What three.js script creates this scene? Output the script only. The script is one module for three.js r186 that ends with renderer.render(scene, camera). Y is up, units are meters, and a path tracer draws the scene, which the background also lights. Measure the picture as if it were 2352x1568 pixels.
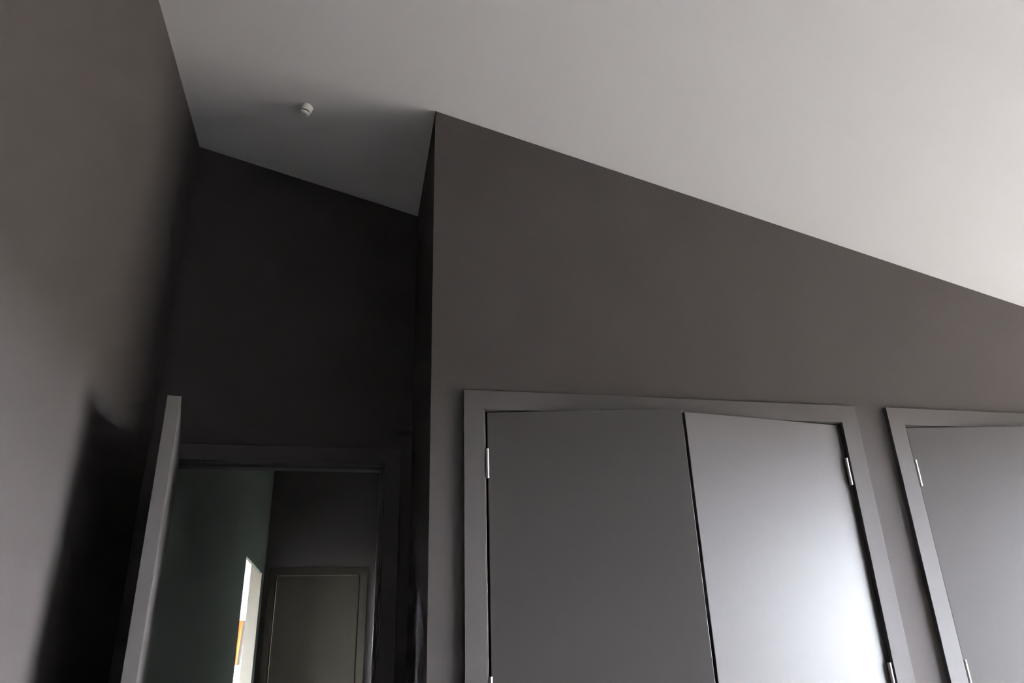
import * as THREE from 'three';
import { RoundedBoxGeometry } from 'three/addons/geometries/RoundedBoxGeometry.js';
import { mergeGeometries } from 'three/addons/utils/BufferGeometryUtils.js';
import { RectAreaLightUniformsLib } from 'three/addons/lights/RectAreaLightUniformsLib.js';

// ---------------------------------------------------------------- camera, sky, daylight, exposure
const EYE = 1.24;                                   // lens height above the floor
const renderer = new THREE.WebGLRenderer({ antialias: true });
renderer.toneMapping = THREE.LinearToneMapping;
renderer.toneMappingExposure = 1.76;
renderer.shadowMap.enabled = true;
renderer.shadowMap.type = THREE.PCFSoftShadowMap;

const scene = new THREE.Scene();
const camera = new THREE.PerspectiveCamera(49.55, 2352 / 1568, 0.05, 200);
camera.position.set(0, EYE, 0);
camera.quaternion.setFromRotationMatrix(new THREE.Matrix4().makeBasis(     // looking up 23 degrees, 11 degrees right, tilted by 2
  new THREE.Vector3(0.97846276, -0.02855257, 0.2044392),
  new THREE.Vector3(-0.05498386, 0.91855709, 0.3914456),
  new THREE.Vector3(-0.19896585, -0.39425579, 0.89720397)));
scene.add(camera);

// an overcast sky: a little brighter towards the hazy horizon, faintly blue
{
  const W = 64, H = 32, px = new Float32Array(W * H * 4);
  for (let j = 0; j < H; j++) for (let i = 0; i < W; i++) {
    const s = Math.max(0, Math.sin(((j + 0.5) / H - 0.5) * Math.PI)), k = (j * W + i) * 4;
    const L = 1.12 - 0.3 * s;
    px[k] = 0.89 * L; px[k + 1] = 0.98 * L; px[k + 2] = 1.10 * L; px[k + 3] = 1;
  }
  const t = new THREE.DataTexture(px, W, H, THREE.RGBAFormat, THREE.FloatType);
  t.mapping = THREE.EquirectangularReflectionMapping;
  t.magFilter = t.minFilter = THREE.LinearFilter; t.needsUpdate = true;
  scene.background = t;
  scene.backgroundIntensity = 335;
}
RectAreaLightUniformsLib.init();
// daylight that the pale paving throws up through the lower half of the glazing in the right wall
const daylight = new THREE.RectAreaLight(new THREE.Color().setRGB(1, 0.94, 0.86), 10.5, 3.0, 1.1);
daylight.name = 'daylight'; daylight.position.set(6.06, 0.62, -0.5); daylight.lookAt(5.06, 0.72, -0.5);
scene.add(daylight);

// ---------------------------------------------------------------- helpers
let seed = 7;
const rnd = () => { seed = (seed * 1664525 + 1013904223) >>> 0; return seed / 4294967296; };

function stipple(size) {                             // roller stipple of painted plaster: fine and coarse value noise
  const n = size, a = new Float32Array(n * n);
  for (const [cells, amp] of [[n / 2, 0.5], [n / 4, 0.35], [n / 16, 0.15]]) {
    const g = new Float32Array(cells * cells).map(() => rnd());
    for (let y = 0; y < n; y++) for (let x = 0; x < n; x++) {
      const u = x / n * cells, v = y / n * cells, i = Math.floor(u), j = Math.floor(v), f = u - i, h = v - j;
      const at = (p, q) => g[(q % cells) * cells + (p % cells)];
      a[y * n + x] += amp * ((at(i, j) * (1 - f) + at(i + 1, j) * f) * (1 - h) + (at(i, j + 1) * (1 - f) + at(i + 1, j + 1) * f) * h);
    }
  }
  const d = new Uint8Array(n * n * 4);
  for (let k = 0; k < n * n; k++) { d[k * 4] = d[k * 4 + 1] = d[k * 4 + 2] = a[k] * 255; d[k * 4 + 3] = 255; }
  const t = new THREE.DataTexture(d, n, n); t.wrapS = t.wrapT = THREE.RepeatWrapping;
  t.magFilter = THREE.LinearFilter; t.minFilter = THREE.LinearMipmapLinearFilter; t.generateMipmaps = true; t.needsUpdate = true;
  return t;
}
const stippleMap = stipple(256); stippleMap.repeat.set(2.5, 2.5);   // uv are in metres: one tile is 40 cm

function paint(r, g, b, roughness, bump = 0.0002, extra = {}) {
  const m = new THREE.MeshPhysicalMaterial({ color: new THREE.Color().setRGB(r, g, b), roughness, ...extra });
  if (bump) { m.bumpMap = stippleMap; m.bumpScale = bump; }
  return m;
}
const M = {
  wall: paint(0.0435, 0.0370, 0.0352, 0.75, 0.0002, { specularIntensity: 0.17 }),
  hall: paint(0.175, 0.190, 0.166, 0.7, 0.0002, { specularIntensity: 0.4 }),
  ceiling: paint(0.86, 0.84, 0.85, 0.9),
  trim: paint(0.0490, 0.0428, 0.041, 0.58, 0, { specularIntensity: 0.24 }),
  leaf: paint(0.0465, 0.0410, 0.0392, 0.46, 0.00004, { specularIntensity: 0.30 }),
  steel: paint(0.5, 0.51, 0.51, 0.32, 0, { metalness: 1 }),
  plastic: paint(0.88, 0.875, 0.86, 0.4, 0),
  dark: paint(0.03, 0.03, 0.03, 0.6, 0),
  carpet: paint(0.33, 0.32, 0.312, 1.0, 0.002),
  paving: paint(0.105, 0.085, 0.058, 1.0, 0),
  lining: paint(0.12, 0.105, 0.083, 0.6, 0, { specularIntensity: 0.4 }),
  timber: paint(0.07, 0.062, 0.042, 0.9, 0),
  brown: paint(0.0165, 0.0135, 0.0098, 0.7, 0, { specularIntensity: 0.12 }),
  frame: paint(0.75, 0.75, 0.74, 0.4, 0),
  glass: new THREE.MeshPhysicalMaterial({ color: 0xffffff, roughness: 0, transmission: 1, thickness: 0, ior: 1.5 }),
  cloth: paint(0.50, 0.072, 0.012, 0.95, 0),
};

function metreUV(g) {                                // box-mapped uv in metres
  if (g.index) g = g.toNonIndexed();
  const p = g.attributes.position, n = g.attributes.normal, uv = new Float32Array(p.count * 2);
  for (let i = 0; i < p.count; i++) {
    const ax = Math.abs(n.getX(i)), ay = Math.abs(n.getY(i)), az = Math.abs(n.getZ(i));
    const [u, v] = ax > ay && ax > az ? [p.getZ(i), p.getY(i)] : ay > az ? [p.getX(i), p.getZ(i)] : [p.getX(i), p.getY(i)];
    uv[i * 2] = u; uv[i * 2 + 1] = v;
  }
  g.setAttribute('uv', new THREE.BufferAttribute(uv, 2));
  return g;
}
const box = (x0, x1, y0, y1, z0, z1) => new THREE.BoxGeometry(x1 - x0, y1 - y0, z1 - z0).translate((x0 + x1) / 2, (y0 + y1) / 2, (z0 + z1) / 2);
const soft = (x0, x1, y0, y1, z0, z1, r = 0.003) => new RoundedBoxGeometry(x1 - x0, y1 - y0, z1 - z0, 3, r).translate((x0 + x1) / 2, (y0 + y1) / 2, (z0 + z1) / 2);
// a vertical slab: outline [[u, y], ...] with rectangular openings, thickness t; lies in x-y and runs from z to z + t
function slabXY(outline, holes, z, t) {
  const s = new THREE.Shape(outline.map(([u, v]) => new THREE.Vector2(u, v)));
  for (const [u0, u1, v0, v1] of holes) {
    const h = new THREE.Path(); h.moveTo(u0, v0); h.lineTo(u0, v1); h.lineTo(u1, v1); h.lineTo(u1, v0); h.closePath(); s.holes.push(h);
  }
  return new THREE.ExtrudeGeometry(s, { depth: t, bevelEnabled: false }).translate(0, 0, z);
}
// the same standing along z: outline [[z, y], ...], runs from x to x + t
function slabZY(outline, holes, x, t) {
  return slabXY(outline.map(([z, y]) => [-z, y]), holes.map(([a, b, c, d]) => [-b, -a, c, d]), 0, t).rotateY(Math.PI / 2).translate(x, 0, 0);
}
function mesh(name, geometries, material, parent = scene) {
  const list = (Array.isArray(geometries) ? geometries : [geometries]).map(metreUV);
  for (const g of list) for (const k of Object.keys(g.attributes)) if (!['position', 'normal', 'uv'].includes(k)) g.deleteAttribute(k);
  const m = new THREE.Mesh(list.length > 1 ? mergeGeometries(list) : list[0], material);
  m.name = name; m.castShadow = m.receiveShadow = true; parent.add(m);
  return m;
}
function struct(name, geometries, material) { const m = mesh(name, geometries, material); m.userData.kind = 'structure'; return m; }
function group(name, x, y, z, turn = 0, kind = 'structure') {
  const g = new THREE.Group(); g.name = name; g.position.set(x, y, z); g.rotation.y = turn; if (kind) g.userData.kind = kind; scene.add(g); return g;
}

// ---------------------------------------------------------------- the room
const XL = -0.829, XC = 0.2424, XR = 6.1;            // left wall, corner of the wardrobe wall, right wall
const ZW = -2.4, ZA = -3.19, ZF = 2.4;               // wardrobe wall, back of the alcove, wall behind the camera
const CM = -0.2694, XV = 3.5;                        // the ceiling falls to the right, then runs level over the glazed side
const roof = (x) => EYE + 2.059 + CM * (Math.min(x, XV) - XC);
const HEAD = EYE + 0.787;                            // underside of the door heads

struct('floor', box(-4.4, 6.26, -0.2, 0, -9.2, 2.6), M.carpet);
struct('ceiling', slabXY([[XL - 0.12, roof(XL - 0.12)], [XV, roof(XV)], [XR + 0.15, roof(XR)], [XR + 0.15, roof(XR) + 0.2], [XV, roof(XV) + 0.2], [XL - 0.12, roof(XL - 0.12) + 0.2]], [], ZA - 0.1, ZF + 0.15 - ZA + 0.1), M.ceiling);
struct('wall_left', slabZY([[ZA, 0], [ZF, 0], [ZF, roof(XL) + 0.02], [ZA, roof(XL) + 0.02]], [], XL - 0.1, 0.1), M.wall);
const W1 = [-2.1, 1.1, 0.02, 2.0];                // glazed opening in the right wall: z0, z1, y0, y1
struct('wall_right', slabZY([[-3.1, 0], [ZF, 0], [ZF, roof(XR) + 0.01], [-3.1, roof(XR) + 0.01]], [W1], XR, 0.14), M.wall);
struct('wall_rear', slabXY([[XL - 0.1, 0], [XR + 0.14, 0], [XR + 0.14, roof(XR)], [XV, roof(XV)], [XL - 0.1, roof(XL - 0.1)]], [], ZF, 0.12), M.wall);

// wardrobe wall with its two openings, and the return of its corner
const O1 = [0.4295, 1.7935], O2 = [2.083, 3.447];    // clear openings between the jambs
struct('wall_front', [
  slabXY([[XC, 0], [XR, 0], [XR, roof(XR) + 0.01], [XV, roof(XV) + 0.01], [XC, roof(XC) + 0.01]], [[O1[0] - 0.020, O1[1] + 0.020, 0.001, HEAD + 0.020], [O2[0] - 0.020, O2[1] + 0.020, 0.001, HEAD + 0.020]], ZW - 0.1, 0.1),
  slabZY([[ZA, 0], [ZW - 0.1, 0], [ZW - 0.1, roof(XC)], [ZA, roof(XC)]], [], XC, 0.1),
], M.wall);
struct('wall_closet', slabXY([[XC + 0.1, 0], [XR, 0], [XR, roof(XR)], [XV, roof(XV)], [XC + 0.1, roof(XC + 0.1)]], [], -3.1, 0.08), M.wall);

// alcove back wall with the doorway to the corridor
const OD = [-0.755, 0.122];
struct('wall_alcove', slabXY([[XL, 0], [XC + 0.1, 0], [XC + 0.1, roof(XC + 0.1)], [XL, roof(XL)]], [[OD[0] - 0.019, OD[1] + 0.019, 0.001, HEAD + 0.020]], ZA - 0.1, 0.1), M.wall);

// corridor behind it
const KX0 = -0.78, KX1 = 0.31, KZ = -7.62, KH = 3.2;
const OS = [-7.42, -6.21];                           // opening from the corridor into the bright room
struct('wall_corridor_left', slabZY([[-8.7, 0], [ZA - 0.1, 0], [ZA - 0.1, KH], [-8.7, KH]], [[OS[0], OS[1], 0.001, 2.5]], KX0 - 0.1, 0.1), M.hall);
struct('wall_corridor_lintel', box(KX0 - 0.02, KX0, EYE + 0.79, 2.5, OS[0], OS[1]), M.hall);   // thin panel that closes the opening above head height
struct('wall_corridor_right', slabZY([[KZ, 0], [ZA - 0.1, 0], [ZA - 0.1, KH], [KZ, KH]], [], KX1, 0.1), M.hall);
const OE = [-0.663, 0.105];
struct('wall_corridor_end', slabXY([[KX0, 0], [KX1 + 0.1, 0], [KX1 + 0.1, KH], [KX0, KH]], [[OE[0] - 0.019, OE[1] + 0.019, 0.001, EYE + 0.809]], KZ - 0.1, 0.1), M.wall);
struct('ceiling_corridor', box(KX0 - 0.1, KX1 + 0.1, KH, KH + 0.1, KZ - 0.1, ZA - 0.1), M.ceiling);

// bright room beside the corridor
const W2 = [-7.2, -5.6, 0.8, 2.1], W3 = [-1.64, -1.40, 0.9, 1.65];                   // its windows: a wide one in the left wall, a slot in the rear wall
struct('wall_room_rear', slabXY([[-4.3, 0], [KX0 - 0.1, 0], [KX0 - 0.1, 2.6], [-4.3, 2.6]], [W3], -8.7, 0.12), M.ceiling);
struct('wall_room_left', slabZY([[-8.7, 0], [-4.9, 0], [-4.9, 2.6], [-8.7, 2.6]], [W2], -4.3, 0.12), M.ceiling);
struct('wall_room_front', box(-4.3, KX0 - 0.1, 0, 2.6, -4.9, -4.8), M.ceiling);
struct('ceiling_room', box(-4.3, KX0 - 0.1, 2.6, 2.7, -8.7, -4.8), M.ceiling);

// lawn outside
struct('ground', box(-40, 40, -0.5, -0.25, -40, 40), M.paving);
struct('wall_garden', box(12, 12.15, -0.25, 1.75, -30, 30), M.timber);       // dark boundary wall opposite the glazing

// ---------------------------------------------------------------- windows
function makeWindow(name, x, y, z, turn, w, h) {     // frame w by h in its own x-y plane, standing on the sill
  const g = group(name, x, y, z, turn), f = 0.045;
  mesh('window_frame', [box(-w / 2, w / 2, 0, f, -0.03, 0.03), box(-w / 2, w / 2, h - f, h, -0.03, 0.03), box(-w / 2, -w / 2 + f, f, h - f, -0.03, 0.03), box(w / 2 - f, w / 2, f, h - f, -0.03, 0.03)], M.frame, g);
  mesh('window_pane', box(-w / 2 + f, w / 2 - f, f, h - f, -0.003, 0.003), M.glass, g);
  return g;
}
makeWindow('window_1', XR + 0.09, W1[2], (W1[0] + W1[1]) / 2, Math.PI / 2, W1[1] - W1[0], W1[3] - W1[2]);
makeWindow('window_3', (W3[0] + W3[1]) / 2, W3[2], -8.64, 0, W3[1] - W3[0], W3[3] - W3[2]);
makeWindow('window_2', -4.24, W2[2], (W2[0] + W2[1]) / 2, Math.PI / 2, W2[1] - W2[0], W2[3] - W2[2]);

// ---------------------------------------------------------------- architraves and jamb linings
function frameXY(name, x0, x1, head, z, t = 0.017, w = 0.068, material = M.trim) {     // mitred architrave round an opening; z is the wall face, x0..x1 the clear opening
  const g = group(name, 0, 0, 0), a = 0.008, b = 0.001, i0 = x0 - a, i1 = x1 + a, h = head + a - 0.006;
  const s = new THREE.Shape();
  [[i0 - w, 0], [i0 - w, h + w], [i1 + w, h + w], [i1 + w, 0], [i1, 0], [i1, h], [i0, h], [i0, 0]].forEach(([u, v], k) => k ? s.lineTo(u, v) : s.moveTo(u, v));
  s.closePath();
  mesh('architrave', new THREE.ExtrudeGeometry(s, { depth: t - 2 * b, bevelEnabled: true, bevelSize: b, bevelThickness: b, bevelOffset: -b, bevelSegments: 3 }).translate(0, 0, z + b + 0.0006), material, g);
  return g;
}
function linings(g, x0, x1, head, z0, z1, material = M.trim) {          // jambs and head lining with the stop the door closes on; the front arris is eased
  const f = z1 + 0.002;
  mesh('jamb', [soft(x0 - 0.019, x0, 0.002, head + 0.019, z0, f, 0.0035), box(x0, x0 + 0.012, 0.002, head - 0.012, z0, z1 - 0.045)], material, g);
  mesh('jamb', [soft(x1, x1 + 0.019, 0.002, head + 0.019, z0, z1 - 0.008, 0.0035), box(x1 - 0.012, x1, 0.002, head - 0.012, z0, z1 - 0.045)], material, g);
  mesh('head_lining', [soft(x0, x1, head, head + 0.019, z0, f, 0.0035), box(x0, x1, head - 0.012, head, z0, z1 - 0.045)], material, g);
}
const wardrobe1 = frameXY('built_in_wardrobe', O1[0], O1[1], HEAD, ZW), wardrobe2 = frameXY('built_in_wardrobe_001', O2[0], O2[1], HEAD, ZW);
linings(wardrobe1, O1[0], O1[1], HEAD, ZW - 0.1, ZW);
linings(wardrobe2, O2[0], O2[1], HEAD, ZW - 0.1, ZW);
wardrobe1.userData = { label: 'built-in wardrobe next to the dark alcove, both plain grey doors ajar, the right one bright', category: 'wardrobe', group: 'built-in wardrobes along the wall' };
wardrobe2.userData = { label: 'built-in wardrobe cut off by the right edge, only its left grey door showing', category: 'wardrobe', group: 'built-in wardrobes along the wall' };
linings(frameXY('trim_1', OD[0], OD[1], HEAD, ZA, 0.017, 0.064), OD[0], OD[1], HEAD, ZA - 0.1, ZA);
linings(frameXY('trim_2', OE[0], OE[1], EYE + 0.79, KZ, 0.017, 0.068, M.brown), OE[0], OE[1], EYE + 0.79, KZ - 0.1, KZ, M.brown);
{
  const g = group('trim_3', 0, 0, 0);
  mesh('jamb', box(KX0 - 0.1, KX0, 0, 2.5, OS[0] - 0.001, OS[0] + 0.012), M.lining, g);
  mesh('jamb', box(KX0 - 0.1, KX0 - 0.001, 0, 2.5, OS[1] - 0.002, OS[1] + 0.001), M.lining, g);
}

// ---------------------------------------------------------------- doors
function hinge(parent, y0, len = 0.1) {              // butt hinge on the leaf's axis: three knuckles on a pin
  const r = 0.0062, n = 3, parts = [];
  for (let i = 0; i < n; i++) parts.push(new THREE.CylinderGeometry(r, r, len / n - 0.0008, 20).translate(0, y0 + len / n * (i + 0.5), 0));
  parts.push(new THREE.CylinderGeometry(r * 0.85, r * 0.85, len, 16).translate(0, y0 + len / 2, 0));
  mesh('hinge', parts, M.steel, parent);
}
// a leaf that turns about its hinge axis at (x, z); side +1 = hung on the left, -1 = on the right
function leafDoor(name, parent, x, z, side, width, thick, angle, top, hinges, axis = 0.010, material = M.leaf) {
  const x0 = 0.002, x1 = 0.002 + width, s = (a, b) => side > 0 ? [a, b] : [-b, -a];
  const leaf = mesh(name, soft(...s(x0, x1), 0.012, top, -axis - thick, -axis, 0.0018), material, parent);
  leaf.position.set(x, 0, z); leaf.rotation.y = -side * THREE.MathUtils.degToRad(angle);
  if (parent === scene) leaf.userData.kind = 'structure';
  for (const y of hinges) hinge(leaf, y);
  return leaf;
}
const TOP = HEAD - 0.004, HY = [EYE + 0.552, EYE - 0.147, 0.18];
leafDoor('door', wardrobe1, O1[0] + 0.003, ZW + 0.010, 1, 0.676, 0.034, 10.1, TOP, HY);
leafDoor('door', wardrobe1, O1[1] - 0.003, ZW + 0.010, -1, 0.668, 0.034, 7.8, TOP, HY);
leafDoor('door', wardrobe2, O2[0] + 0.003, ZW + 0.010, 1, 0.676, 0.034, 8.5, TOP, HY);
leafDoor('door', wardrobe2, O2[1] - 0.003, ZW + 0.010, -1, 0.668, 0.034, 6.0, TOP, HY);
leafDoor('door_1', scene, OD[0] + 0.003, ZA + 0.010, 1, 0.854, 0.04, 79.1, TOP, [EYE + 0.552, 0.9, 0.18]);
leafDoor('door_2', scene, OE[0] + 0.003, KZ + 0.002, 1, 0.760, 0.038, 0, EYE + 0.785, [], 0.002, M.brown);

// ---------------------------------------------------------------- ceiling detector
{
  const x = -0.282, g = new THREE.Group(); g.name = 'heat_detector';
  g.position.set(x, roof(x), -2.633); g.scale.setScalar(0.9); g.rotation.z = Math.atan(CM); scene.add(g);
  g.userData = { label: 'small round white detector with a dark groove on the sloping ceiling', category: 'detector' };
  const V = (a) => a.map(([r, y]) => new THREE.Vector2(r, y));
  mesh('base', new THREE.LatheGeometry(V([[0, -0.030], [0.020, -0.030], [0.0245, -0.0295], [0.0252, -0.028], [0.0272, -0.003], [0.0276, 0]]), 40), M.plastic, g);
  mesh('groove', new THREE.CylinderGeometry(0.0185, 0.0185, 0.007, 32).translate(0, -0.0335, 0), M.dark, g);
  mesh('cap', new THREE.LatheGeometry(V([[0.0036, -0.0440], [0.0038, -0.0488], [0.005, -0.0492], [0.012, -0.0486], [0.0185, -0.0462], [0.0224, -0.0432], [0.0236, -0.0395], [0.0226, -0.037], [0, -0.037]]), 40), M.plastic, g);
  mesh('centre_hole', new THREE.CylinderGeometry(0.0036, 0.0036, 0.003, 20).translate(0, -0.0462, 0), M.dark, g);
}

// ---------------------------------------------------------------- orange cloth on the far wall of the bright room
{
  const w = 0.30, h = 0.42, N = 48;
  const g = new THREE.BoxGeometry(w, h, 0.006, N, 8, 1), p = g.attributes.position;
  for (let i = 0; i < p.count; i++) {                // soft folds that deepen downwards, the free edge drawn in towards the hem
    const d = 0.5 - p.getY(i) / h, u = p.getX(i) / w;
    p.setZ(i, p.getZ(i) + 0.016 + 0.012 * Math.sin(u * 26) * d);
    if (u > 0) p.setX(i, p.getX(i) - 0.018 * d * u * 2);
  }
  g.computeVertexNormals();
  const o = new THREE.Group(); o.name = 'hanging_cloth'; o.position.set(-1.038 - w / 2, EYE + 0.445 - h / 2, -8.58); scene.add(o);
  o.userData = { label: 'orange cloth hanging in the bright room beyond the corridor, seen through the narrow gap', category: 'cloth' };
  mesh('cloth', g, M.cloth, o);
  mesh('rail', new THREE.CylinderGeometry(0.006, 0.006, w + 0.02, 12).rotateZ(Math.PI / 2).translate(0, h / 2, 0.012), M.frame, o);
}

renderer.render(scene, camera);
